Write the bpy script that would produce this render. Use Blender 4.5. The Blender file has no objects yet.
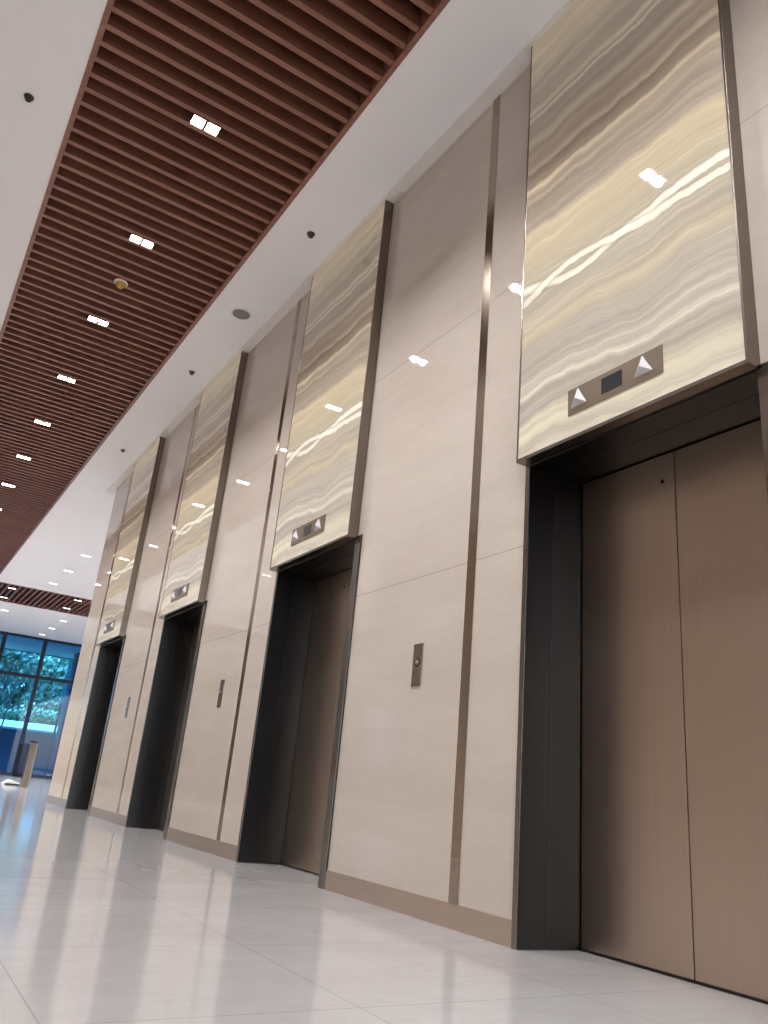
import bpy, bmesh, math, random
from mathutils import Vector, Matrix
random.seed(7)
scn = bpy.context.scene
C = scn.collection

# ------------------------------------------------------------------ settings
scn.view_settings.view_transform = 'Standard'
scn.view_settings.look = 'None'
scn.view_settings.gamma = 1.0
scn.view_settings.use_curve_mapping = False
scn.view_settings.exposure = 0.85
scn.cycles.max_bounces = 10
scn.cycles.diffuse_bounces = 6
scn.cycles.glossy_bounces = 6
scn.cycles.transparent_max_bounces = 12
scn.cycles.sample_clamp_indirect = 6.0
scn.cycles.use_denoising = True

# ------------------------------------------------------------------ metric layout (metres)
W = 2.718            # face of the marble wall (x)
CZ = 5.577           # ceiling height
P = 3.2829           # distance from one lift to the next (along y)
BOX = 0.087          # how far the onyx boxes stand out
HEAD = 2.395         # underside of the boxes / portals
WALL_END = 14.43
FAR = 36.0           # glass facade
LEFT = -3.2

# ------------------------------------------------------------------ helpers
def srgb(r, g, b):
    def f(c):
        c /= 255.0
        return c/12.92 if c <= 0.04045 else ((c+0.055)/1.055)**2.4
    return (f(r), f(g), f(b), 1.0)

def tag(o, label=None, cat=None, group=None, kind=None):
    if label: o['label'] = label
    if cat: o['category'] = cat
    if group: o['group'] = group
    if kind: o['kind'] = kind
    return o

def obj(name, bm, mat, parent=None, loc=None, bevel=0.0, smooth=False, kind=None, seg=2):
    bmesh.ops.recalc_face_normals(bm, faces=bm.faces)
    me = bpy.data.meshes.new(name)
    bm.to_mesh(me); bm.free()
    o = bpy.data.objects.new(name, me)
    C.objects.link(o)
    for m in (mat if isinstance(mat, (list, tuple)) else [mat]):
        me.materials.append(m)
    if parent: o.parent = parent
    if loc: o.location = loc
    if smooth:
        for p in me.polygons: p.use_smooth = True
    if bevel > 0:
        md = o.modifiers.new('bevel', 'BEVEL'); md.width = bevel; md.segments = seg
        md.limit_method = 'ANGLE'; md.angle_limit = math.radians(40)
    if kind: o['kind'] = kind
    return o

def thing(name, label, cat, loc=(0, 0, 0), group=None):
    o = bpy.data.objects.new(name, None); C.objects.link(o)
    o.location = loc; o.empty_display_size = 0.1
    return tag(o, label, cat, group)

def box(bm, x0, x1, y0, y1, z0, z1, mi=0):
    v = [bm.verts.new((x, y, z)) for x in (x0, x1) for y in (y0, y1) for z in (z0, z1)]
    for a in ((0, 1, 3, 2), (4, 6, 7, 5), (0, 4, 5, 1), (2, 3, 7, 6), (0, 2, 6, 4), (1, 5, 7, 3)):
        f = bm.faces.new([v[i] for i in a]); f.material_index = mi
    return v

def prism(bm, pts, z0, z1):
    a = [bm.verts.new((x, y, z0)) for x, y in pts]; b = [bm.verts.new((x, y, z1)) for x, y in pts]
    bm.faces.new(a); bm.faces.new(list(reversed(b)))
    n = len(pts)
    for i in range(n): bm.faces.new([a[i], a[(i+1) % n], b[(i+1) % n], b[i]])

def mkbox(*a):
    bm = bmesh.new(); box(bm, *a); return bm

def lathe(bm, prof, n=24, cx=0, cy=0):
    """profile [(r, z)...] turned round the z axis"""
    rings = []
    for r, z in prof:
        if r < 1e-6:
            rings.append([bm.verts.new((cx, cy, z))])
        else:
            rings.append([bm.verts.new((cx + r*math.cos(2*math.pi*i/n), cy + r*math.sin(2*math.pi*i/n), z)) for i in range(n)])
    for a, b in zip(rings, rings[1:]):
        for i in range(n):
            j = (i+1) % n
            q = ([a[0]] if len(a) == 1 else [a[i], a[j]]) + ([b[0]] if len(b) == 1 else [b[j], b[i]])
            if len(q) >= 3: bm.faces.new(q)
    return bm

def tube(bm, pts, radii, n=8):
    rings = []
    for k, p in enumerate(pts):
        p = Vector(p)
        d = (Vector(pts[min(k+1, len(pts)-1)]) - Vector(pts[max(k-1, 0)])).normalized()
        a = d.orthogonal().normalized(); b = d.cross(a)
        rings.append([bm.verts.new(p + radii[k]*(math.cos(2*math.pi*i/n)*a + math.sin(2*math.pi*i/n)*b)) for i in range(n)])
    for a, b in zip(rings, rings[1:]):
        # match ring starts so that the tube does not twist
        s = min(range(n), key=lambda q: (a[0].co - b[q].co).length)
        for i in range(n):
            bm.faces.new([a[i], a[(i+1) % n], b[(i+1+s) % n], b[(i+s) % n]])
    bm.faces.new(rings[0]); bm.faces.new(rings[-1])

def copy_tree(o, parent=None):
    c = o.copy(); C.objects.link(c)
    if parent: c.parent = parent
    for ch in [q for q in bpy.data.objects if q.parent is o]:
        copy_tree(ch, c)
    return c

# ------------------------------------------------------------------ materials
def new_mat(name):
    m = bpy.data.materials.new(name); m.use_nodes = True
    nt = m.node_tree; nt.nodes.clear()
    out = nt.nodes.new('ShaderNodeOutputMaterial')
    b = nt.nodes.new('ShaderNodeBsdfPrincipled')
    nt.links.new(b.outputs[0], out.inputs[0])
    return m, nt, b, out

def N(nt, typ, **kw):
    n = nt.nodes.new(typ)
    for k, v in kw.items(): setattr(n, k, v)
    return n

def simple(name, col, rough=0.5, metal=0.0, spec=0.5, noise=0.0, nscale=8.0):
    m, nt, b, out = new_mat(name)
    b.inputs['Base Color'].default_value = col
    b.inputs['Roughness'].default_value = rough
    b.inputs['Metallic'].default_value = metal
    b.inputs['Specular IOR Level'].default_value = spec
    if noise:
        tc = N(nt, 'ShaderNodeNewGeometry')
        no = N(nt, 'ShaderNodeTexNoise'); no.inputs['Scale'].default_value = nscale; no.inputs['Detail'].default_value = 4
        nt.links.new(tc.outputs['Position'], no.inputs['Vector'])
        mx = N(nt, 'ShaderNodeMix', data_type='RGBA')
        mx.inputs['A'].default_value = tuple(c*(1-noise) for c in col[:3]) + (1,)
        mx.inputs['B'].default_value = tuple(min(1, c*(1+noise)) for c in col[:3]) + (1,)
        nt.links.new(no.outputs['Fac'], mx.inputs['Factor'])
        nt.links.new(mx.outputs['Result'], b.inputs['Base Color'])
    return m

def math_node(nt, op, a, b=None, c=None):
    n = N(nt, 'ShaderNodeMath', operation=op)
    for i, v in enumerate((a, b, c)):
        if v is None: continue
        if isinstance(v, (int, float)): n.inputs[i].default_value = v
        else: nt.links.new(v, n.inputs[i])
    return n.outputs[0]

def line_mask(nt, coord, offset, pitch, width):
    """1 inside a thin line repeated every pitch"""
    a = math_node(nt, 'SUBTRACT', coord, offset)
    a = math_node(nt, 'DIVIDE', a, pitch)
    f = math_node(nt, 'FRACT', math_node(nt, 'ADD', a, 1000.5))
    d = math_node(nt, 'ABSOLUTE', math_node(nt, 'SUBTRACT', f, 0.5))
    return math_node(nt, 'LESS_THAN', d, width/pitch/2)

def mix_rgb(nt, fac, a, b, mode='MIX'):
    n = N(nt, 'ShaderNodeMix', data_type='RGBA', blend_type=mode)
    for key, v in (('Factor', fac), ('A', a), ('B', b)):
        if isinstance(v, (int, float)): n.inputs[key].default_value = v
        elif isinstance(v, tuple): n.inputs[key].default_value = v
        else: nt.links.new(v, n.inputs[key])
    return n.outputs['Result']

def stretched_noise(nt, vec, scale3, scale=1.0, detail=5.0, rough=0.55, dist=0.0):
    mp = N(nt, 'ShaderNodeMapping'); mp.inputs['Scale'].default_value = scale3
    nt.links.new(vec, mp.inputs['Vector'])
    no = N(nt, 'ShaderNodeTexNoise')
    no.inputs['Scale'].default_value = scale; no.inputs['Detail'].default_value = detail
    no.inputs['Roughness'].default_value = rough; no.inputs['Distortion'].default_value = dist
    nt.links.new(mp.outputs[0], no.inputs['Vector'])
    return no.outputs['Fac']

def ramp(nt, fac, stops, interp='LINEAR'):
    r = N(nt, 'ShaderNodeValToRGB'); cr = r.color_ramp; cr.interpolation = interp
    while len(cr.elements) < len(stops): cr.elements.new(0.5)
    for e, (p, c) in zip(cr.elements, sorted(stops, key=lambda s: s[0])):
        e.position = p; e.color = c
    nt.links.new(fac, r.inputs['Fac'])
    return r.outputs['Color']

def mat_wall_marble():
    m, nt, b, out = new_mat('cream_marble')
    g = N(nt, 'ShaderNodeNewGeometry')
    sep = N(nt, 'ShaderNodeSeparateXYZ'); nt.links.new(g.outputs['Position'], sep.inputs[0])
    f1 = stretched_noise(nt, g.outputs['Position'], (1.0, 0.55, 3.2), 1.6, 6, 0.6, 0.4)
    f2 = stretched_noise(nt, g.outputs['Position'], (9, 6, 14), 2.2, 5, 0.7, 0.2)
    col = ramp(nt, f1, [(0.3, srgb(194, 182, 170)), (0.5, srgb(199, 187, 176)), (0.7, srgb(204, 193, 182))])
    col2 = ramp(nt, f2, [(0.3, (0.95, 0.945, 0.94, 1)), (0.7, (1.0, 1.0, 1.0, 1))])
    col = mix_rgb(nt, 0.8, col, col2, 'MULTIPLY')
    # each slab course has a slightly different tone, with thin grout lines between
    z = sep.outputs['Z']
    l1 = math_node(nt, 'MULTIPLY', line_mask(nt, z, 1.94, 1.79, 0.006), math_node(nt, 'GREATER_THAN', z, 1.0))
    col = mix_rgb(nt, math_node(nt, 'MULTIPLY', l1, 0.5), col, srgb(120, 105, 92))
    nt.links.new(col, b.inputs['Base Color'])
    b.inputs['Roughness'].default_value = 0.015
    b.inputs['Specular IOR Level'].default_value = 0.5
    b.inputs['IOR'].default_value = 1.52
    return m

def mat_floor():
    m, nt, b, out = new_mat('grey_white_marble_tiles')
    g = N(nt, 'ShaderNodeNewGeometry')
    sep = N(nt, 'ShaderNodeSeparateXYZ'); nt.links.new(g.outputs['Position'], sep.inputs[0])
    f1 = stretched_noise(nt, g.outputs['Position'], (0.8, 1.6, 1), 0.9, 6, 0.6, 0.8)
    f2 = stretched_noise(nt, g.outputs['Position'], (0.5, 2.2, 1), 1.0, 6, 0.6, 1.2)
    f3 = stretched_noise(nt, g.outputs['Position'], (3, 3, 3), 1.5, 6, 0.7, 0.0)
    col = ramp(nt, f1, [(0.25, srgb(177, 172, 170)), (0.5, srgb(183, 179, 178)), (0.72, srgb(189, 186, 185))])
    v = ramp(nt, f2, [(0.44, (1, 1, 1, 1)), (0.49, (0.90, 0.895, 0.89, 1)), (0.53, (1, 1, 1, 1))])
    col = mix_rgb(nt, 0.4, col, v, 'MULTIPLY')
    w = ramp(nt, f3, [(0.3, (0.93, 0.93, 0.93, 1)), (0.7, (1, 1, 1, 1))])
    col = mix_rgb(nt, 0.8, col, w, 'MULTIPLY')
    lx = line_mask(nt, sep.outputs['X'], 0.53, 0.91, 0.005)
    ly = line_mask(nt, sep.outputs['Y'], 3.19, 0.91, 0.005)
    l = math_node(nt, 'MAXIMUM', lx, ly)
    col = mix_rgb(nt, math_node(nt, 'MULTIPLY', l, 0.45), col, srgb(120, 112, 106))
    nt.links.new(col, b.inputs['Base Color'])
    r = N(nt, 'ShaderNodeMapRange'); r.inputs['To Min'].default_value = 0.07; r.inputs['To Max'].default_value = 0.14
    nt.links.new(f3, r.inputs['Value']); nt.links.new(r.outputs[0], b.inputs['Roughness'])
    b.inputs['IOR'].default_value = 1.55
    return m

ONYX = [(2.40, 226, 212, 188), (2.47, 214, 200, 178), (2.53, 240, 227, 190), (2.60, 236, 222, 186), (2.635, 203, 188, 170),
        (2.70, 196, 181, 166), (2.755, 192, 178, 164), (2.79, 229, 218, 196), (2.83, 198, 184, 168), (2.875, 224, 212, 190),
        (2.92, 196, 182, 168), (3.00, 197, 182, 167), (3.08, 202, 186, 166), (3.17, 218, 199, 158), (3.25, 206, 190, 164),
        (3.36, 208, 193, 168), (3.45, 212, 198, 172), (3.56, 214, 200, 168), (3.63, 172, 157, 124), (3.70, 178, 161, 126)]
ONYX2 = [(3.70, 178, 161, 126), (3.86, 186, 168, 126), (3.92, 176, 157, 130), (4.00, 158, 142, 122), (4.15, 152, 136, 118),
         (4.195, 172, 153, 126), (4.225, 158, 140, 116), (4.27, 176, 156, 126), (4.295, 204, 184, 150), (4.32, 148, 128, 104),
         (4.42, 132, 114, 93), (4.445, 172, 152, 125), (4.49, 156, 138, 116), (4.62, 147, 129, 108), (4.66, 176, 157, 131),
         (4.71, 148, 130, 109), (4.85, 147, 130, 111), (4.875, 188, 170, 141), (4.90, 152, 135, 113), (4.935, 184, 166, 137),
         (4.97, 154, 137, 116), (5.10, 156, 139, 118), (5.22, 172, 155, 126), (5.38, 186, 168, 134), (5.58, 182, 164, 132)]

def mat_onyx():
    m, nt, b, out = new_mat('banded_onyx')
    tc = N(nt, 'ShaderNodeTexCoord')
    v = tc.outputs['Object']
    sep = N(nt, 'ShaderNodeSeparateXYZ'); nt.links.new(v, sep.inputs[0])
    def warp(scale3, scale, amp, det=3):
        f = stretched_noise(nt, v, scale3, scale, det, 0.5, 0.0)
        return math_node(nt, 'MULTIPLY', math_node(nt, 'SUBTRACT', f, 0.5), amp)
    z = sep.outputs['Z']
    w = math_node(nt, 'ADD', warp((1, 1.3, 0.8), 1.0, 0.26), warp((1, 5, 2.2), 1.0, 0.065))
    w = math_node(nt, 'ADD', w, warp((1, 12, 7), 1.0, 0.018))
    zz = math_node(nt, 'ADD', z, w)
    lo, hi, mid = 2.40, 5.60, 3.70
    def st(lst):
        o = []
        for p, r, g, bb in lst:
            k = 0.88 if p < 3.6 else 1.10
            o.append(((p-lo)/(hi-lo), srgb(r*k, (g*0.85 + r*0.145)*k, (bb*0.70 + r*0.25)*k)))
        return o
    t = math_node(nt, 'DIVIDE', math_node(nt, 'SUBTRACT', zz, lo), hi-lo)
    c1 = ramp(nt, t, st(ONYX)); c2 = ramp(nt, t, st(ONYX2))
    sel = math_node(nt, 'GREATER_THAN', zz, mid)
    col = mix_rgb(nt, sel, c1, c2)
    cmb = N(nt, 'ShaderNodeCombineXYZ')
    nt.links.new(sep.outputs['Y'], cmb.inputs['Y']); nt.links.new(zz, cmb.inputs['Z'])
    fine = stretched_noise(nt, cmb.outputs[0], (0, 0.35, 13), 1.0, 5, 0.72, 0.0)
    fr = ramp(nt, fine, [(0.30, (0.74, 0.72, 0.70, 1)), (0.46, (0.93, 0.92, 0.91, 1)), (0.54, (0.98, 0.98, 0.97, 1)), (0.60, (1.16, 1.15, 1.10, 1)), (0.66, (0.98, 0.97, 0.96, 1))])
    col = mix_rgb(nt, 1.0, col, fr, 'MULTIPLY')
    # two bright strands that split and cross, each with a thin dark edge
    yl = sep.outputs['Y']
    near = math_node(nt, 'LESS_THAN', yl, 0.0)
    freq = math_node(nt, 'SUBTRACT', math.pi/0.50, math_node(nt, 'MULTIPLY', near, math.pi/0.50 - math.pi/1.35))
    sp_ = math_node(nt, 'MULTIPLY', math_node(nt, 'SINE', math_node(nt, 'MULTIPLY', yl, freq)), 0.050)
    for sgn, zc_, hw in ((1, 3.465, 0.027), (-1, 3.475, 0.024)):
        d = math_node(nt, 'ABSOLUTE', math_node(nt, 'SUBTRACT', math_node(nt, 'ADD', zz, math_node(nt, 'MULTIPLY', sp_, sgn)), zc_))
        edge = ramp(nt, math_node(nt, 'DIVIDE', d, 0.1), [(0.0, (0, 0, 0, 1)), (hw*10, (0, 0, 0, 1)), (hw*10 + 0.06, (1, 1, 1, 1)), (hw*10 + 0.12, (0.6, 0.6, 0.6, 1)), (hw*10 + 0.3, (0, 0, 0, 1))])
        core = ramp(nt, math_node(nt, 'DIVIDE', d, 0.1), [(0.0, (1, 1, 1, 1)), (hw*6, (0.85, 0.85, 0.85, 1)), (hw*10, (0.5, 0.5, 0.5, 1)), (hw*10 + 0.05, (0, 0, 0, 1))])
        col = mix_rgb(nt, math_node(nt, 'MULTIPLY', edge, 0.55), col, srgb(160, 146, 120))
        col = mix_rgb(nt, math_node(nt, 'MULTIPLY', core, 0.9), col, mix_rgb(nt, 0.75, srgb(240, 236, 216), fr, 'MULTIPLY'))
    hs = N(nt, 'ShaderNodeHueSaturation'); hs.inputs['Saturation'].default_value = 0.80
    nt.links.new(col, hs.inputs['Color']); col = hs.outputs[0]
    nt.links.new(col, b.inputs['Base Color'])
    b.inputs['Roughness'].default_value = 0.015
    b.inputs['IOR'].default_value = 1.5
    # the onyx boxes are lit from inside: the stone itself glows faintly
    nt.links.new(col, b.inputs['Emission Color'])
    b.inputs['Emission Strength'].default_value = 0.10
    return m

def mat_brushed(name, col, rough=0.3, stretch=(60, 60, 0.6), var=0.06, metal=1.0):
    m, nt, b, out = new_mat(name)
    tc = N(nt, 'ShaderNodeTexCoord')
    f = stretched_noise(nt, tc.outputs['Object'], stretch, 1.5, 4, 0.6)
    col_ = mix_rgb(nt, f, tuple(c*0.92 for c in col[:3])+(1,), tuple(min(1, c*1.08) for c in col[:3])+(1,))
    nt.links.new(col_, b.inputs['Base Color'])
    b.inputs['Metallic'].default_value = metal
    r = N(nt, 'ShaderNodeMapRange'); r.inputs['To Min'].default_value = rough-var; r.inputs['To Max'].default_value = rough+var
    nt.links.new(f, r.inputs['Value']); nt.links.new(r.outputs[0], b.inputs['Roughness'])
    return m

def mat_wood():
    m, nt, b, out = new_mat('red_brown_wood')
    g = N(nt, 'ShaderNodeNewGeometry')
    f = stretched_noise(nt, g.outputs['Position'], (1.5, 18, 18), 1.0, 6, 0.6, 0.5)
    col = ramp(nt, f, [(0.3, srgb(124, 80, 63)), (0.55, srgb(142, 95, 77)), (0.75, srgb(156, 108, 90))])
    nt.links.new(col, b.inputs['Base Color'])
    b.inputs['Roughness'].default_value = 0.42
    return m

def mat_emit(name, col, strength):
    m, nt, b, out = new_mat(name)
    b.inputs['Base Color'].default_value = (0.9, 0.9, 0.9, 1)
    b.inputs['Emission Color'].default_value = col
    b.inputs['Emission Strength'].default_value = strength
    return m

def mat_glass_tint(name, tint, gloss=0.02):
    m = bpy.data.materials.new(name); m.use_nodes = True
    nt = m.node_tree; nt.nodes.clear()
    out = nt.nodes.new('ShaderNodeOutputMaterial')
    tr = nt.nodes.new('ShaderNodeBsdfTransparent'); tr.inputs[0].default_value = tint
    gl = nt.nodes.new('ShaderNodeBsdfGlossy'); gl.inputs['Roughness'].default_value = gloss
    fr = nt.nodes.new('ShaderNodeFresnel'); fr.inputs[0].default_value = 1.3
    mx = nt.nodes.new('ShaderNodeMixShader')
    nt.links.new(fr.outputs[0], mx.inputs[0]); nt.links.new(tr.outputs[0], mx.inputs[1])
    nt.links.new(gl.outputs[0], mx.inputs[2]); nt.links.new(mx.outputs[0], out.inputs[0])
    return m

def mat_leaf(name, a, bcol):
    m, nt, b, out = new_mat(name)
    g = N(nt, 'ShaderNodeNewGeometry')
    col = ramp(nt, g.outputs['Random Per Island'], [(0.1, a), (0.9, bcol)])
    nt.links.new(col, b.inputs['Base Color'])
    b.inputs['Roughness'].default_value = 0.55
    b.inputs['Subsurface Weight'].default_value = 0.0
    return m

M = dict(
    wall=mat_wall_marble(), floor=mat_floor(), onyx=mat_onyx(), wood=mat_wood(),
    ceil=simple('white_ceiling_paint', srgb(246, 245, 245), 0.75, noise=0.015, nscale=1.5),
    cornice=simple('pale_taupe_paint', srgb(234, 229, 222), 0.6, noise=0.02, nscale=3),
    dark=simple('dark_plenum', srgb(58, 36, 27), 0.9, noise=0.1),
    door=mat_brushed('bronze_brushed_steel', srgb(188, 171, 156), 0.33, var=0.03),
    portal=mat_brushed('dark_bronze_steel', srgb(70, 68, 68), 0.3, var=0.02),
    frame=mat_brushed('bronze_trim_steel', srgb(134, 124, 116), 0.26, stretch=(8, 8, 0.5), var=0.01),
    strip=mat_brushed('bronze_inlay', srgb(168, 153, 138), 0.16, var=0.02),
    base=mat_brushed('brushed_base_steel', srgb(196, 180, 166), 0.24, stretch=(60, 0.6, 60)),
    steel=mat_brushed('satin_steel', srgb(164, 154, 144), 0.3),
    plate=mat_brushed('bronze_plate', srgb(162, 147, 131), 0.25, stretch=(60, 0.8, 60)),
    black=simple('black_gap', srgb(14, 12, 12), 0.6, noise=0.1),
    screen=simple('dark_display_glass', srgb(44, 47, 50), 0.08, noise=0.05),
    acrylic=simple('frosted_white_acrylic', srgb(200, 197, 199), 0.18, noise=0.04, nscale=60),
    lens=mat_emit('lamp_lens', (1.0, 0.985, 0.97, 1), 30.0),
    lens_far=mat_emit('lamp_lens_far', (1.0, 0.98, 0.96, 1), 6.0),
    white=simple('white_plastic', srgb(226, 224, 218), 0.4, noise=0.03),
    grille=simple('grey_grille', srgb(138, 132, 126), 0.6, noise=0.1, nscale=120),
    amber=simple('amber_plastic', srgb(196, 168, 72), 0.3, noise=0.05),
    brass=simple('dark_sprinkler_metal', srgb(84, 74, 66), 0.35, 0.8, noise=0.1),
    mullion=simple('dark_blue_mullion', srgb(22, 38, 62), 0.4, 0.3, noise=0.05),
    glass=mat_glass_tint('blue_tinted_glass', (0.33, 0.70, 0.99, 1)),
    clear=mat_glass_tint('clear_smoked_glass', (0.80, 0.84, 0.88, 1)),
    smoke=mat_glass_tint('smoked_grey_acrylic', (0.70, 0.66, 0.66, 1), 0.08),
    paving=simple('grey_paving', srgb(150, 150, 152), 0.8, noise=0.1, nscale=2),
    conc=simple('pale_concrete', srgb(196, 198, 200), 0.8, noise=0.06, nscale=2),
    concdark=simple('dark_concrete', srgb(84, 94, 116), 0.8, noise=0.1, nscale=2),
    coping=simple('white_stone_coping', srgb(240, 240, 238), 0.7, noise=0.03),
    yellow=simple('pale_yellow_paint', srgb(236, 226, 120), 0.5, noise=0.05),
    bark=simple('pale_bark', srgb(150, 146, 138), 0.85, noise=0.2, nscale=12),
    barkd=simple('brown_bark', srgb(96, 82, 68), 0.9, noise=0.25, nscale=10),
    soil=simple('grassy_soil', srgb(86, 104, 62), 0.95, noise=0.3, nscale=4),
    leaf_a=mat_leaf('leaf_dark', srgb(104, 122, 112), srgb(164, 182, 160)),
    leaf_b=mat_leaf('leaf_mid', srgb(128, 148, 126), srgb(188, 204, 172)),
    leaf_c=mat_leaf('leaf_light', srgb(146, 172, 124), srgb(206, 220, 170)),
)

# ------------------------------------------------------------------ room shell
fl = bmesh.new(); box(fl, -8, 12, -6, FAR, -0.2, 0.0)
obj('floor', fl, M['floor'], kind='structure')

SL0, SL1 = 0.080, 1.980        # slatted strip between these x
BD0, BD1 = 25.65, 28.85        # slatted cross band between these y
cb = bmesh.new()
TOP = 5.95
box(cb, -8, SL0, -6, BD0, CZ, TOP)
box(cb, SL1, 12, -6, BD0, CZ, TOP)
box(cb, -8, 12, BD1, FAR, CZ, TOP)
box(cb, SL0, SL1, -6, -3.0, CZ, TOP)
obj('ceiling', cb, M['ceil'], kind='structure')
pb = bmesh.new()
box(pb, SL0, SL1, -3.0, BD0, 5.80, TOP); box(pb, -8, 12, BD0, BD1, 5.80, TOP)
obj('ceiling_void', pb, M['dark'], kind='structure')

# marble wall with four lift openings
YA, YB = 3.043, 1.562          # outer edges of the first portal
XB = 3.35
edges = [(-6.0, YB)] + [(YA + k*P, YB + (k+1)*P) for k in range(3)] + [(YA + 3*P, WALL_END)]
pieces = [(W, XB, a, b_, 0.0, CZ) for a, b_ in edges] + [(W, XB, YB + k*P, YA + k*P, HEAD + 0.03, CZ) for k in range(4)]
for i, q in enumerate(pieces):
    obj('wall_right' if i == 0 else 'wall_right.%03d' % i, mkbox(*q), M['wall'], kind='structure')
obj('wall_far_end', mkbox(XB, 8.0, WALL_END - 0.4, WALL_END, 0.0, CZ), M['wall'], kind='structure')
sb = mkbox(3.55, 3.6, -6, WALL_END - 0.4, 0, CZ)
obj('wall_shaft', sb, M['black'], kind='structure')

obj('wall_left', mkbox(LEFT - 0.2, LEFT, -6, WALL_END, 0, CZ), M['wall'], kind='structure')
g2 = bmesh.new()
for x in (-3.15, -1.7, -0.25, 1.2, 2.65): box(g2, x - 0.04, x + 0.04, -6.1, -5.95, 0, CZ)
for z in (0.05, 2.7, 5.52):
    for x in (-3.15, -1.7, -0.25, 1.2): box(g2, x + 0.04, x + 1.41, -6.08, -5.97, z - 0.05, z + 0.05)
w2 = obj('window_2', g2, M['mullion'], kind='structure')
for x in (-3.15, -1.7, -0.25, 1.2):
    gb = bmesh.new(); box(gb, x + 0.04, x + 1.41, -6.03, -6.02, 0.1, 2.65); box(gb, x + 0.04, x + 1.41, -6.03, -6.02, 2.75, 5.47)
    obj('pane', gb, M['clear'], w2)
obj('ground_behind', mkbox(-30, 30, -40, -6.1, -0.25, -0.02), M['paving'], kind='structure')
t = thing('canopy', 'unseen sun-blocking slab added above the rear glass front behind the camera', 'canopy', (0, -6.1, 5.6))  # unseen slab added only to keep the sun off the floor behind the camera
obj('slab', mkbox(-8, 8, -5.5, 0.0, 0.0, 0.35), M['conc'], t)
obj('wall_hall_left', mkbox(-8.2, -8, WALL_END, FAR, 0, CZ), M['wall'], kind='structure')
obj('wall_hall_right', mkbox(12, 12.2, WALL_END, FAR, 0, CZ), M['wall'], kind='structure')

# flat cornice running along the top of the wall and round its far end
cn = bmesh.new()
box(cn, W - 0.115, W + 0.02, -6, WALL_END + 0.42, CZ - 0.012, CZ + 0.01)
box(cn, W + 0.02, 8.0, WALL_END, WALL_END + 0.42, CZ - 0.012, CZ + 0.01)
obj('trim_1', cn, M['cornice'], kind='structure')

# metal inlay strips in the piers
for k in range(-1, 4):
    y = 3.502 + k*P
    if k == -1: y0, y1 = y - 0.04, y + 0.04
    else: y0, y1 = y - 0.039, y + 0.039
    obj('trim_%d' % (k + 3), mkbox(W - 0.004, W + 0.02, y0, y1, 0.116, CZ - 0.012), M['strip'], kind='structure')

# metal baseboards, one per pier
for i, (a, b_) in enumerate(edges):
    obj('baseboard_right' if i == 0 else 'baseboard_right.%03d' % i, mkbox(W - 0.010, W + 0.02, a, b_, 0.0, 0.116), M['base'], kind='structure', bevel=0.002)
obj('baseboard_end', mkbox(W, 8.0, WALL_END - 0.01, WALL_END + 0.010, 0.0, 0.116), M['base'], kind='structure')

# ------------------------------------------------------------------ slatted timber ceilings
def slat_panel_main():
    t = thing('slatted_ceiling_panel', 'long strip of red-brown timber slats running the length of the ceiling above the lifts', 'ceiling panel', (0, 0, CZ))
    pitch = 0.1645
    bm = bmesh.new()
    y = 4.599 - 0.046 - 46*pitch
    while y < BD0 - 0.05:
        if y > -2.95:
            box(bm, SL0 + 0.042, SL1 - 0.042, y, y + 0.046, 0.010, 0.165)
        y += pitch
    obj('slats', bm, M['wood'], t)
    for x in (SL0, SL1 - 0.042):
        obj('edge_rail', mkbox(x, x + 0.042, -3.0, BD0, -0.008, 0.19), M['wood'], t)
    return t
slat_panel_main()
def slat_panel_band():
    t = thing('slatted_ceiling_panel', 'far crosswise band of brown timber slats near the glass front', 'ceiling panel', (0, 0, CZ))
    bm = bmesh.new()
    x = -8 + 0.02
    while x < 11.9:
        box(bm, x, x + 0.046, BD0 + 0.042, BD1 - 0.042, 0.010, 0.165)
        x += 0.1645
    obj('slats', bm, M['wood'], t)
    obj('edge_rail', mkbox(-8, SL0, BD0, BD0 + 0.042, -0.008, 0.19), M['wood'], t)
    obj('edge_rail', mkbox(SL1, 12, BD0, BD0 + 0.042, -0.008, 0.19), M['wood'], t)
    obj('edge_rail', mkbox(-8, 12, BD1 - 0.042, BD1, -0.008, 0.19), M['wood'], t)
slat_panel_band()

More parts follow.
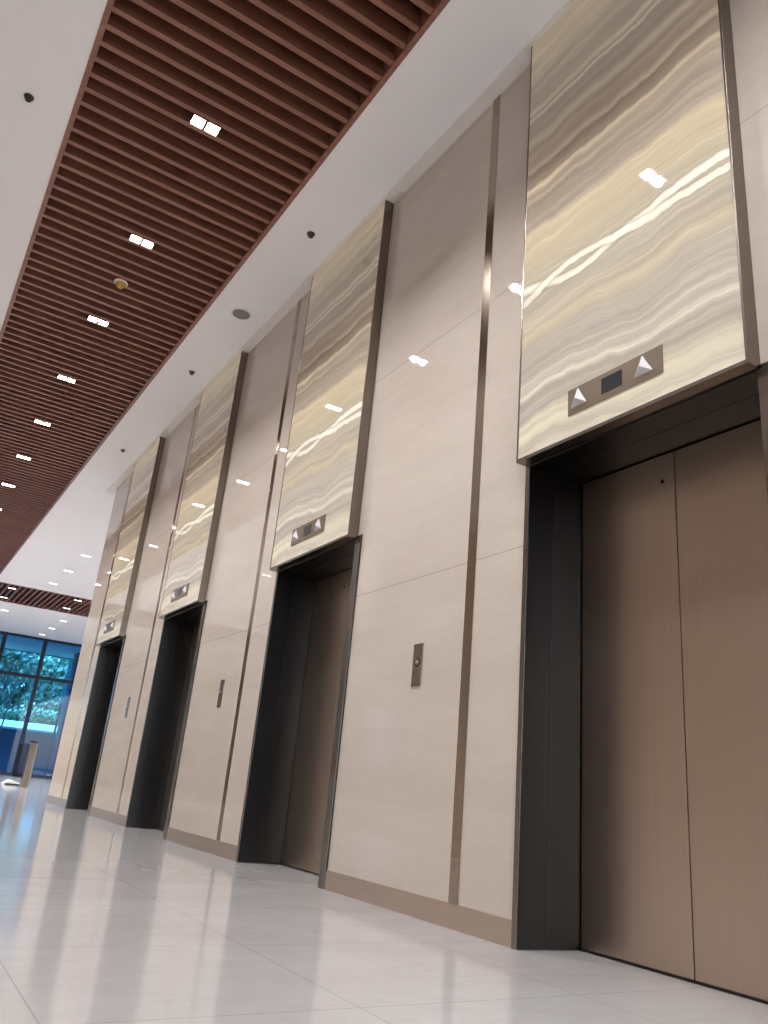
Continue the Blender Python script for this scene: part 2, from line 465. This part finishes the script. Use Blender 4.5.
# ------------------------------------------------------------------ lifts
def make_elevator():
    cy = 2.3345
    t = thing('elevator_entrance', '', 'elevator', (W, cy, 0), 'elevator entrances along the marble wall')
    # local coordinates: x into the wall, y along it, z up
    near_o, near_i, far_i, far_o = YB - cy + 0.0015, 1.640 - cy, 3.008 - cy, YA - cy - 0.0015
    d0, d1, d2 = -0.012, 0.155, 0.352
    for s in (0, 1):
        bm = bmesh.new()
        if s == 0:
            prism(bm, [(d0, near_o), (d1, near_o), (d1, near_i + 0.014), (d0, near_i)], 0.001, HEAD)
            prism(bm, [(d1 + 0.0015, near_o), (d2 + 0.06, near_o), (d2 + 0.06, near_i + 0.036), (d1 + 0.0015, near_i + 0.016)], 0.001, HEAD)
        else:
            prism(bm, [(d0, far_o), (d1, far_o), (d1, far_i - 0.014), (d0, far_i)], 0.001, HEAD)
            prism(bm, [(d1 + 0.0015, far_o), (d2 + 0.06, far_o), (d2 + 0.06, far_i - 0.038), (d1 + 0.0015, far_i - 0.016)], 0.001, HEAD)
        obj('jamb', bm, M['portal'], t, bevel=0.0015)
        ea, eb = (near_o, near_i - 0.001) if s == 0 else (far_i + 0.001, far_o)
        obj('architrave', mkbox(d0 - 0.003, d0, ea, eb, 0.001, HEAD), M['frame'], t, bevel=0.001)
    bm = bmesh.new()
    box(bm, d0, d1, near_i, far_i, HEAD - 0.004, HEAD + 0.028); box(bm, d1, d2 + 0.06, near_i, far_i, HEAD - 0.007, HEAD + 0.028)
    obj('soffit', bm, M['portal'], t, bevel=0.0025)
    # the two sliding leaves, meeting a little off the middle of the portal
    mid = 2.3441 - cy; y0, y1 = near_i + 0.037, far_i - 0.0395
    for a, b_ in ((y0, mid - 0.002), (mid + 0.002, y1)):
        leaf = obj('door_leaf', mkbox(d2 + 0.004, d2 + 0.034, a, b_, 0.009, HEAD - 0.013), M['door'], t, bevel=0.003)
        if a > 0 - 0.1 and b_ == y1:
            kb = bmesh.new(); lathe(kb, [(0.0, 0.0), (0.010, 0.0), (0.012, 0.003), (0.012, 0.008)], 16)
            bmesh.ops.rotate(kb, verts=kb.verts, matrix=Matrix.Rotation(math.radians(90), 3, 'Y'))
            k = obj('key_hole', kb, M['black'], leaf, loc=(d2 + 0.001, mid + 0.075, 2.235), smooth=True)
    obj('back_panel', mkbox(d2 + 0.05, d2 + 0.06, near_i, far_i, 0.0, HEAD), M['black'], t)
    obj('sill', mkbox(d2 - 0.002, d2 + 0.045, near_i + 0.012, far_i - 0.012, -0.002, 0.008), M['black'], t)
    return t

def make_onyx():
    cy = 2.335
    t = thing('onyx_wall_panel', '', 'wall panel', (W, cy, 0), 'onyx panels above the elevators')
    y0, y1 = 1.6286 - cy, 3.0414 - cy
    z0, z1 = HEAD + 0.004, CZ - 0.014
    tr = 0.012
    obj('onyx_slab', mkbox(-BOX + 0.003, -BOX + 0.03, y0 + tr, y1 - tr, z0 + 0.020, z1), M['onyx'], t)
    bm = bmesh.new()
    box(bm, -BOX, 0.0, y0, y0 + tr, z0, z1)
    box(bm, -BOX, 0.0, y1 - tr, y1, z0, z1)
    box(bm, -BOX, -0.013, y0 + tr, y1 - tr, z0, z0 + 0.020)
    box(bm, -BOX + 0.031, -0.002, y0 + tr, y1 - tr, z0 + 0.021, z1)
    obj('metal_frame', bm, M['frame'], t, bevel=0.0015)
    return t

def make_indicator():
    t = thing('floor_indicator', '', 'elevator indicator', (W - BOX + 0.003, 2.345, 2.612), 'floor indicators on the onyx panels')
    obj('face_plate', mkbox(-0.006, 0.0, -0.300, 0.300, -0.074, 0.074), M['plate'], t, bevel=0.001)
    obj('display_screen', mkbox(-0.0075, -0.005, -0.060, 0.070, -0.040, 0.046), M['screen'], t)
    for cy in (-0.188, 0.226):
        bm = bmesh.new()
        h = 0.052
        # a faceted three-sided pyramid standing out of the plate
        a = bm.verts.new((-0.006, cy + 0.004, 0.068)); l = bm.verts.new((-0.006, cy + 0.058, -0.040)); r = bm.verts.new((-0.006, cy - 0.058, -0.040))
        e = bm.verts.new((-0.034, cy, -0.004)); 
        for f in ((a, l, e), (l, r, e), (r, a, e), (a, r, l)): bm.faces.new(f)
        obj('arrow_lamp', bm, M['acrylic'], t, bevel=0.002)
    return t

def make_call():
    t = thing('elevator_call_switch', '', 'call button', (W, 3.984, 1.372), 'call button plates on the marble piers')
    obj('face_plate', mkbox(-0.007, 0.0, -0.050, 0.050, -0.130, 0.130), M['plate'], t, bevel=0.0015)
    bm = bmesh.new(); lathe(bm, [(0.0, 0.006), (0.012, 0.006), (0.015, 0.003), (0.015, 0.0)], 20)
    bmesh.ops.rotate(bm, verts=bm.verts, matrix=Matrix.Rotation(math.radians(-90), 3, 'Y'))
    obj('push_button', bm, M['steel'], t, loc=(-0.007, 0.0, 0.014), smooth=True)
    bm = bmesh.new(); lathe(bm, [(0.015, 0.0005), (0.024, 0.0015), (0.026, 0.0)], 24)
    bmesh.ops.rotate(bm, verts=bm.verts, matrix=Matrix.Rotation(math.radians(-90), 3, 'Y'))
    obj('button_ring', bm, M['black'], t, loc=(-0.007, 0.0, 0.014), smooth=True)
    obj('slot', mkbox(-0.0078, -0.006, -0.010, 0.010, 0.044, 0.048), M['black'], t)
    return t

protos = [make_elevator(), make_onyx(), make_indicator(), make_call()]
ORD = ['nearest', 'second nearest', 'third nearest', 'farthest']
LB = [
    ['nearest elevator entrance, two wide brown-bronze doors cut by the right edge of the photo',
     'second elevator entrance from the camera, left of the pier with the biggest call plate',
     'third elevator entrance from the camera, dark portal with a thin sliver of door showing',
     'farthest elevator entrance, dark portal next to the end of the marble wall'],
    ['nearest and largest banded onyx panel, cut by the top edge of the photo',
     'second banded onyx panel from the camera, above the second elevator',
     'third banded onyx panel from the camera, above the third elevator',
     'farthest onyx panel, narrowest in view, above the last elevator by the wall end'],
    ['largest floor indicator, dark screen between two clear triangle lamps on the nearest onyx panel',
     'floor indicator low on the second onyx panel from the camera',
     'floor indicator low on the third onyx panel from the camera',
     'tiny floor indicator low on the farthest onyx panel'],
    ['nearest bronze call button plate with round button on the widest marble pier',
     'middle call button plate, on the pier between the second and third elevators',
     'farthest call button plate, a thin sliver on the pier before the last elevator'],
]
for pr, labels in zip(protos, LB):
    pr['label'] = labels[0]
    for k in range(1, len(labels)):
        c = copy_tree(pr); c.location.y += k*P; c['label'] = labels[k]

# ------------------------------------------------------------------ ceiling fittings
def add_spot(name, x, y, z, power, size=math.radians(125), blend=0.8, col=(0.97, 0.96, 0.97), rad=0.06):
    li = bpy.data.lights.new(name, 'SPOT'); li.energy = power; li.spot_size = size; li.spot_blend = blend
    li.color = col; li.shadow_soft_size = rad
    o = bpy.data.objects.new(name, li); C.objects.link(o); o.location = (x, y, z)
    return o

def make_downlight(lens):
    t = thing('twin_downlight', '', 'ceiling light', (0, 0, CZ))
    bm = bmesh.new()
    # shallow tray with two square openings
    z0, z1 = -0.002, 0.06
    for c in (-0.061, 0.061):
        x0, x1, y0, y1 = c - 0.053, c + 0.053, -0.055, 0.055
        for q in ((x0, x1, y0, y0 + 0.004), (x0, x1, y1 - 0.004, y1), (x0, x0 + 0.004, y0 + 0.004, y1 - 0.004), (x1 - 0.004, x1, y0 + 0.004, y1 - 0.004)):
            box(bm, q[0], q[1], q[2], q[3], z0, z1)
        box(bm, x0, x1, y0, y1, z1, z1 + 0.008)
    box(bm, -0.008, 0.008, -0.02, 0.02, 0.03, 0.05)
    obj('housing', bm, M['plate'], t)
    for s in (-1, 1):
        c = 0.061*s
        obj('lamp_lens', mkbox(c - 0.0485, c + 0.0485, -0.0505, 0.0505, 0.004, 0.012), lens, t, bevel=0.003)
    return t
nth = ['nearest', 'second', 'third', 'fourth', 'fifth', 'sixth', 'seventh', 'eighth', 'ninth']
dl = make_downlight(M['lens'])
ys = [3.335 + 1.8105*i for i in range(9)]
first = True
POW = 178.0
for i in range(-3, 12):
    y = 3.335 + 1.8105*i
    if i == 0: o = dl
    else: o = copy_tree(dl)
    o.location = (1.022, y, CZ)
    o['group'] = 'twin downlights in the timber slats'
    if i < 0:
        o['label'] = 'twin square downlight in the slats overhead, beyond the top edge of the photo'
    elif i == 0:
        o['label'] = 'twin downlight at the very top edge, mirrored in the nearest onyx panel'
    elif i <= 8:
        o['label'] = ['', 'largest and brightest twin downlight in the timber slats, first from the top of the photo',
                      'second twin downlight from the photo top, in the slats just above the amber detector',
                      'third twin downlight from the photo top, in the slats just past the amber detector',
                      'fourth twin downlight from the top of the photo in the timber slats',
                      'fifth twin downlight from the top of the photo, in the slats',
                      'sixth twin downlight from the top of the photo, in the slats',
                      'seventh twin downlight in the timber slats, at the left edge of the photo',
                      'eighth twin downlight in the slats, half cut by the left edge of the photo'][i]
    else:
        o['label'] = 'far twin downlight in the timber slats, beyond the left edge of the photo'
    for sx in (-0.061, 0.061): add_spot('downlight_lamp', 1.022 + sx, y, CZ - 0.012, POW/2, rad=0.035)

dlf = make_downlight(M['lens_far'])
FARL = [(3.42, 20.16, 'white ceiling light nearest the wall end, in the plain far ceiling before the slat band'),
        (3.42, 22.26, 'middle one of three lights in the plain far ceiling before the slat band'),
        (3.40, 24.32, 'light in the plain far ceiling closest to the slat band'),
        (2.55, 26.32, 'upper left twin light in the far crosswise slat band'),
        (2.55, 28.12, 'lower left twin light in the far crosswise slat band'),
        (4.52, 26.20, 'upper right twin light in the far crosswise slat band'),
        (4.52, 27.95, 'lower right twin light in the far crosswise slat band'),
        (4.94, 30.62, 'first of three lights in the last stretch of ceiling before the glass'),
        (4.94, 32.85, 'middle of three lights in the last stretch of ceiling before the glass'),
        (4.94, 34.95, 'light in the last stretch of ceiling right above the glass front'),
        (2.92, 30.60, 'light at the left edge just beyond the far slat band')]
for i, (x, y, lab) in enumerate(FARL):
    o = dlf if i == 0 else copy_tree(dlf)
    inset = BD0 < y < BD1
    o.location = (x, y, CZ if inset else CZ - 0.006)
    o['label'] = lab; o['group'] = 'far ceiling lights'
    if i % 2 == 0: add_spot('downlight_lamp_far', x, y, CZ - 0.04, 330)
for x, y, pw, side in [(xx, yy, 330, ss) for xx, ss in ((-2.0, 'left'), (8.5, 'right')) for yy in (18, 23, 32)]:  # added unseen lamps that raise the ambient light in the far hall
    o = copy_tree(dlf); o.location = (x, y, CZ - 0.006); o['group'] = 'added fill lights for the far hall'
    o['label'] = {'left': 'unseen twin light added to fill the far hall, on its left side',
                  'right': 'unseen twin light added to fill the far hall, behind the marble wall'}[side]
    o['group'] = {'left': 'added fill lights, far hall left', 'right': 'added fill lights, far hall right'}[side]
    add_spot('downlight_lamp_far', x, y, CZ - 0.04, pw)

def make_sprinkler():
    t = thing('ceiling_sprinkler', '', 'sprinkler', (2.32, 5.763, CZ), 'sprinklers in the white ceiling')
    bm = bmesh.new(); lathe(bm, [(0.0, 0.0), (0.040, 0.0), (0.038, -0.008), (0.026, -0.018), (0.0, -0.020)], 20)
    obj('cover_ring', bm, M['brass'], t, smooth=True)
    bm = bmesh.new(); lathe(bm, [(0.012, -0.012), (0.012, -0.028), (0.006, -0.032), (0.005, -0.036), (0.0, -0.036)], 12)
    obj('nozzle', bm, M['brass'], t, smooth=True)
    bm = bmesh.new(); lathe(bm, [(0.0, -0.034), (0.024, -0.035), (0.020, -0.038), (0.0, -0.046)], 12)
    obj('deflector', bm, M['brass'], t)
    return t
sp = make_sprinkler()
for i, (x, y, lab) in enumerate([(2.32, 5.763, 'small dark sprinkler in the ceiling strip nearest the camera, above the second onyx panel'),
                                 (2.33, 9.168, 'small dark sprinkler in the ceiling strip beyond the round speaker'),
                                 (2.32, 12.52, 'farthest small sprinkler in the ceiling strip, near the last onyx panel'),
                                 (-0.237, 5.758, 'dark sprinkler in the white ceiling left of the timber slats')]):
    o = sp if i == 0 else copy_tree(sp)
    o.location = (x, y, CZ); o['label'] = lab

t = thing('ceiling_speaker', 'round grey ceiling speaker between the slats and the third onyx panel', 'speaker', (2.318, 7.478, CZ))
bm = bmesh.new(); lathe(bm, [(0.112, 0.0), (0.112, -0.006), (0.100, -0.010), (0.096, -0.006)], 32); obj('rim', bm, M['white'], t, smooth=True)
bm = bmesh.new(); lathe(bm, [(0.0, -0.008), (0.06, -0.0075), (0.097, -0.006), (0.097, 0.0)], 32); obj('grille', bm, M['grille'], t, smooth=True)

t = thing('smoke_detector', 'round ceiling detector with amber dome hanging under the timber slats', 'smoke detector', (1.039, 7.80, CZ + 0.008))
bm = bmesh.new(); lathe(bm, [(0.0, 0.0), (0.072, 0.0), (0.076, -0.010), (0.066, -0.022), (0.0, -0.022)], 28); obj('base', bm, M['white'], t, smooth=True)
bm = bmesh.new(); lathe(bm, [(0.060, -0.022), (0.056, -0.040), (0.032, -0.060), (0.030, -0.070), (0.0, -0.074)], 28); obj('dome', bm, M['amber'], t, smooth=True)

# ------------------------------------------------------------------ glass front
PITCH = 1.61
GL = -1.14
MX = [3.69 + PITCH*i for i in range(-3, 6)]
obj('wall_far', mkbox(-8, GL - 0.085, FAR, FAR + 0.3, 0, CZ), M['wall'], kind='structure')
fr = bmesh.new()
for x in MX: box(fr, x - 0.08, x + 0.08, FAR - 0.06, FAR + 0.10, 0.0, CZ)
for z, h in ((0.06, 0.12), (3.94, 0.14), (5.53, 0.09)): 
    for a, b_ in zip(MX, MX[1:] + [12]):
        aa = a + 0.08; bb = b_ if b_ == 12 else b_ - 0.08
        if bb > aa: box(fr, aa, bb, FAR - 0.04, FAR + 0.08, z - h/2, z + h/2)
w = obj('window_1', fr, M['mullion'], kind='structure')
for a, b_ in zip(MX, MX[1:] + [12]):
    aa = a + 0.08; bb = b_ - 0.08 if b_ != 12 else b_
    gb = bmesh.new(); box(gb, aa, bb, FAR + 0.01, FAR + 0.022, 0.12, 3.87); box(gb, aa, bb, FAR + 0.01, FAR + 0.022, 4.01, 5.485)
    obj('pane', gb, M['glass'], w)

# ------------------------------------------------------------------ turnstile and little ramp in the far hall
t = thing('turnstile', 'slim steel turnstile post with a glass wing, in front of the blue glass front', 'turnstile', (3.455, 21.4, 0))
obj('pedestal', mkbox(-0.082, 0.082, 0.0, 0.30, 0.0, 1.045), M['steel'], t, bevel=0.02, seg=3)
obj('top_cap', mkbox(-0.088, 0.095, -0.006, 0.31, 1.045, 1.072), M['black'], t, bevel=0.006)
obj('side_panel', mkbox(0.082, 0.10, 0.03, 0.29, 0.05, 1.02), M['concdark'], t, bevel=0.004)
wg = bmesh.new()
pts = [(-0.085, 0.20), (-0.30, 0.22), (-0.335, 0.30), (-0.325, 0.93), (-0.29, 0.985), (-0.085, 1.0)]
f0 = [wg.verts.new((x, 0.14, z)) for x, z in pts]; f1 = [wg.verts.new((x, 0.156, z)) for x, z in pts]
wg.faces.new(f0); wg.faces.new(list(reversed(f1)))
for i in range(len(pts)): wg.faces.new([f0[i], f0[(i+1) % 6], f1[(i+1) % 6], f1[i]])
obj('glass_wing', wg, M['smoke'], t)

t = thing('floor_wedge', 'small pale wedge with a dark front lying on the floor left of the turnstile', 'floor ramp', (3.30, 22.5, 0))
rb = bmesh.new()
pr = [(-0.17, 0.0), (0.22, 0.0), (0.22, 0.05), (0.02, 0.115), (-0.05, 0.11), (-0.17, 0.03)]
f0 = [rb.verts.new((x, 0.0, z)) for x, z in pr]; f1 = [rb.verts.new((x, 0.5, z)) for x, z in pr]
rb.faces.new(f0); rb.faces.new(list(reversed(f1)))
for i in range(len(pr)): rb.faces.new([f0[i], f0[(i+1) % 6], f1[(i+1) % 6], f1[i]])
obj('ramp_top', rb, M['white'], t, bevel=0.006)
obj('dark_lip', mkbox(-0.15, 0.22, -0.05, -0.002, 0.0, 0.04), M['black'], t, bevel=0.004)

# ------------------------------------------------------------------ outside
obj('ground_outside', mkbox(-25, 30, FAR, 41.0, -0.25, -0.02), M['paving'], kind='structure')
obj('ground_terrace', mkbox(-25, 30, 41.35, 80, -0.25, 2.2), M['soil'], kind='structure')
t = thing('canopy', 'flat pale canopy jutting out above the glass front outside', 'canopy', (0, FAR, 5.45))
obj('slab', mkbox(-10, 14, 0.11, 4.4, 0.0, 0.35), M['conc'], t)
obj('edge_band', mkbox(-10, 14, 4.4, 4.46, -0.04, 0.37), M['concdark'], t)
t = thing('retaining_wall', 'long dark planter wall with a white coping, outside the glass front', 'wall', (0, 41.0, 0))
obj('wall_body', mkbox(-20, 25, 0.0, 0.35, -0.02, 1.93), M['concdark'], t)
cpb = bmesh.new()
pf = [(-0.10, 1.93), (0.40, 1.93), (0.40, 2.32), (0.20, 2.32), (-0.10, 2.02)]      # coping with a sloping front
f0 = [cpb.verts.new((-20, y, z)) for y, z in pf]; f1 = [cpb.verts.new((25, y, z)) for y, z in pf]
cpb.faces.new(f0); cpb.faces.new(list(reversed(f1)))
for i in range(5): cpb.faces.new([f0[i], f0[(i+1) % 5], f1[(i+1) % 5], f1[i]])
obj('coping', cpb, M['coping'], t)

def leaf_cloud(bm, cx, cy, cz, rx, ry, rz, n, s):
    for _ in range(n):
        while True:
            p = Vector((random.uniform(-1, 1), random.uniform(-1, 1), random.uniform(-1, 1)))
            if 0.25 < p.length < 1: break
        c = Vector((cx + p.x*rx, cy + p.y*ry, cz + p.z*rz))
        d = Vector((random.gauss(0, 1), random.gauss(0, 1), random.gauss(0, 1))).normalized()
        a = d.orthogonal().normalized()*s*random.uniform(.7, 1.3); b = d.cross(a).normalized()*s*0.5
        bm.faces.new([bm.verts.new(c - a), bm.verts.new(c + b), bm.verts.new(c + a), bm.verts.new(c - b)])

hb = bmesh.new()
for i in range(5200):
    x = random.uniform(1.5, 12); y = random.uniform(41.7, 42.6); z = random.uniform(2.15, 2.95 + 0.12*math.sin(x*2.1))
    d = Vector((random.gauss(0, 1), random.gauss(0, 1), random.gauss(0, 1))).normalized()
    a = d.orthogonal().normalized()*0.10; b = d.cross(a).normalized()*0.055; c = Vector((x, y, z))
    hb.faces.new([hb.verts.new(c - a), hb.verts.new(c + b), hb.verts.new(c + a), hb.verts.new(c - b)])
t = thing('hedge', 'low clipped hedge growing on top of the white-topped planter wall', 'hedge', (0, 0, 0))
tag(obj('foliage', hb, M['leaf_b'], t), kind='stuff')

def tree(x, y, z0, h, crown, mat, bark, label, lean=0.0, r=0.11, n=1500, leaf=0.17):
    t = thing('tree', label, 'tree', (x, y, z0), 'trees beyond the planter wall')
    bm = bmesh.new()
    tube(bm, [(0, 0, -0.05), (lean*0.3, 0.03, h*0.3), (lean*0.6, -0.04, h*0.6), (lean, 0, h)], [r, r*0.8, r*0.6, r*0.25])
    for q in range(4):
        a = q*1.7 + x; zz = h*(0.45 + 0.1*q)
        tube(bm, [(lean*zz/h, 0, zz), (lean*zz/h + math.cos(a)*h*0.12, math.sin(a)*h*0.12, zz + h*0.14)], [r*0.4, r*0.15], 6)
    obj('trunk', bm, bark, t, smooth=True)
    bm = bmesh.new()
    for (cx, cy, cz, rx, rz, k) in crown:
        leaf_cloud(bm, cx + lean*cz/h, cy, cz, rx, rx*0.8, rz, int(n*k), leaf)
    tag(obj('foliage', bm, mat, t), kind='stuff')
    return t
big = [(0, 0, 3.6, 1.25, 1.7, .5), (0.25, .2, 2.0, 1.2, 1.3, .3), (-0.2, -.2, 1.0, 1.2, 0.9, .25)]
tall = [(0, 0, 5.4, 1.9, 1.9, .5), (0.2, 0, 3.4, 2.0, 1.7, .4), (-0.2, 0, 1.6, 2.0, 1.5, .3)]
for x, y, h, crown, mm, lab in [
        (4.5, 45.6, 4.8, big, 'leaf_a', 'dark leafy tree behind the hedge at the left edge of the photo'),
        (7.25, 45.4, 4.6, big, 'leaf_b', 'leafy tree behind the hedge, seen through the left glass pane'),
        (10.0, 45.6, 4.8, big, 'leaf_c', 'brightest green tree behind the hedge, right of the middle mullion'),
        (12.75, 45.8, 4.8, big, 'leaf_a', 'tree behind the hedge, mostly hidden by the marble wall end'),
        (4.6, 50.5, 7.2, tall, 'leaf_b', 'tall back row tree rising over the dark tree at the left edge'),
        (8.9, 50.6, 7.0, tall, 'leaf_a', 'tall dark back row tree behind the middle mullion'),
        (13.2, 50.6, 7.2, tall, 'leaf_b', 'tall back row tree above the right end of the hedge')]:
    tree(x, y, 2.2, h, crown, M[mm], M['barkd'], lab, 0.1, n=2300 if crown is tall else 1700, leaf=0.19 if crown is tall else 0.16)
hb = bmesh.new()
for i in range(9000):
    x = random.uniform(0, 18); y = random.uniform(53.2, 54.2); z = 2.2 + 5.6*random.random()**0.8*(0.86 + 0.12*math.sin(x*1.3))
    d = Vector((random.gauss(0, 1), random.gauss(0, 1), random.gauss(0, 1))).normalized()
    a = d.orthogonal().normalized()*0.28; b = d.cross(a).normalized()*0.16; c = Vector((x, y, z))
    hb.faces.new([hb.verts.new(c - a), hb.verts.new(c + b), hb.verts.new(c + a), hb.verts.new(c - b)])
t = thing('hedge', 'tall dense evergreen screen closing the view behind all the trees', 'hedge', (0, 0, 0))
tag(obj('foliage', hb, M['leaf_a'], t), kind='stuff')
slim = [(-0.1, -0.2, 4.5, 0.6, 0.6, 1.0)]
slim2 = [(0.3, 0.1, 4.5, 0.6, 0.6, 1.0)]
tree(4.05, 38.6, -0.02, 4.9, slim, M['leaf_c'], M['bark'], 'slim young tree with pale leaning trunk just outside the left glass pane', 0.55, r=0.075, n=160, leaf=0.11)
tree(4.75, 40.1, -0.02, 4.9, slim2, M['leaf_b'], M['bark'], 'second slim young tree, right of the pale leaning trunk outside', 0.40, r=0.055, n=160, leaf=0.11)

t = thing('sunlit_edge_post', 'made-up slim post, its white tube standing in for a sunlit column edge at the right end of the glass', 'sunlit edge stand-in', (6.66, 37.0, 0))  # white tube stands in for the sunlit edge of a column
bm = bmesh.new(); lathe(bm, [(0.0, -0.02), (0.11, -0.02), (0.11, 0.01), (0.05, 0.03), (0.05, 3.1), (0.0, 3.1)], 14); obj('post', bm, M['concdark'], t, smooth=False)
bm = bmesh.new(); lathe(bm, [(0.0, 3.1), (0.06, 3.1), (0.06, 4.92), (0.045, 4.96), (0.0, 4.97)], 14); obj('sunlit_edge_tube', bm, M['coping'], t, smooth=False)
t = thing('concrete_pillar', 'square dark concrete pillar outside, behind the white-topped post', 'pillar', (7.45, 38.2, 0))
obj('shaft', mkbox(-0.42, 0.42, -0.42, 0.42, 0.15, 5.45), M['concdark'], t, bevel=0.02)
obj('plinth', mkbox(-0.5, 0.5, -0.5, 0.5, -0.02, 0.15), M['conc'], t, bevel=0.02)
t = thing('bollard', 'short post with a pale yellow sleeve outside, at the foot of the slim trees', 'bollard', (4.28, 37.6, 0))
bm = bmesh.new(); lathe(bm, [(0.0, -0.02), (0.06, -0.02), (0.06, 0.78), (0.0, 0.78)], 14); obj('post', bm, M['concdark'], t)
bm = bmesh.new(); lathe(bm, [(0.0, 0.78), (0.068, 0.78), (0.068, 1.38), (0.05, 1.42), (0.0, 1.43)], 14); obj('sleeve', bm, M['yellow'], t)

# ------------------------------------------------------------------ daylight
wd = bpy.data.worlds.new('sky'); scn.world = wd; wd.use_nodes = True
nt = wd.node_tree; nt.nodes.clear()
wo = nt.nodes.new('ShaderNodeOutputWorld'); bg = nt.nodes.new('ShaderNodeBackground')
sk = nt.nodes.new('ShaderNodeTexSky'); sk.sky_type = 'NISHITA'; sk.sun_disc = False
sk.sun_elevation = math.radians(48); sk.sun_rotation = math.radians(200); sk.air_density = 1.0; sk.dust_density = 1.0
nt.links.new(sk.outputs[0], bg.inputs[0]); bg.inputs[1].default_value = 0.50
nt.links.new(bg.outputs[0], wo.inputs[0])
su = bpy.data.lights.new('sun', 'SUN'); su.energy = 14.0; su.angle = math.radians(0.6); su.color = (1, 0.96, 0.9)
so = bpy.data.objects.new('sun', su); C.objects.link(so); so.location = (20, 20, 30)
so.rotation_euler = Vector((0.75, -0.05, -0.65)).to_track_quat('-Z', 'Y').to_euler()

# ------------------------------------------------------------------ camera
F = 778.7694
R = Vector((0.83855, -0.53724, 0.09057)); U = Vector((-0.25631, -0.24232, 0.93573)); D = Vector((0.48077, 0.80787, 0.3409))
cam = bpy.data.cameras.new('camera'); co = bpy.data.objects.new('camera', cam); C.objects.link(co)
cam.sensor_fit = 'VERTICAL'; cam.sensor_height = 36.0; cam.sensor_width = 27.0; cam.lens = 36.0*F/1024.0
cam.clip_start = 0.02; cam.clip_end = 500
m = Matrix((R, U, -D)).transposed().to_4x4(); m.translation = Vector((0, 0, 0.6))
co.matrix_world = m
scn.camera = co
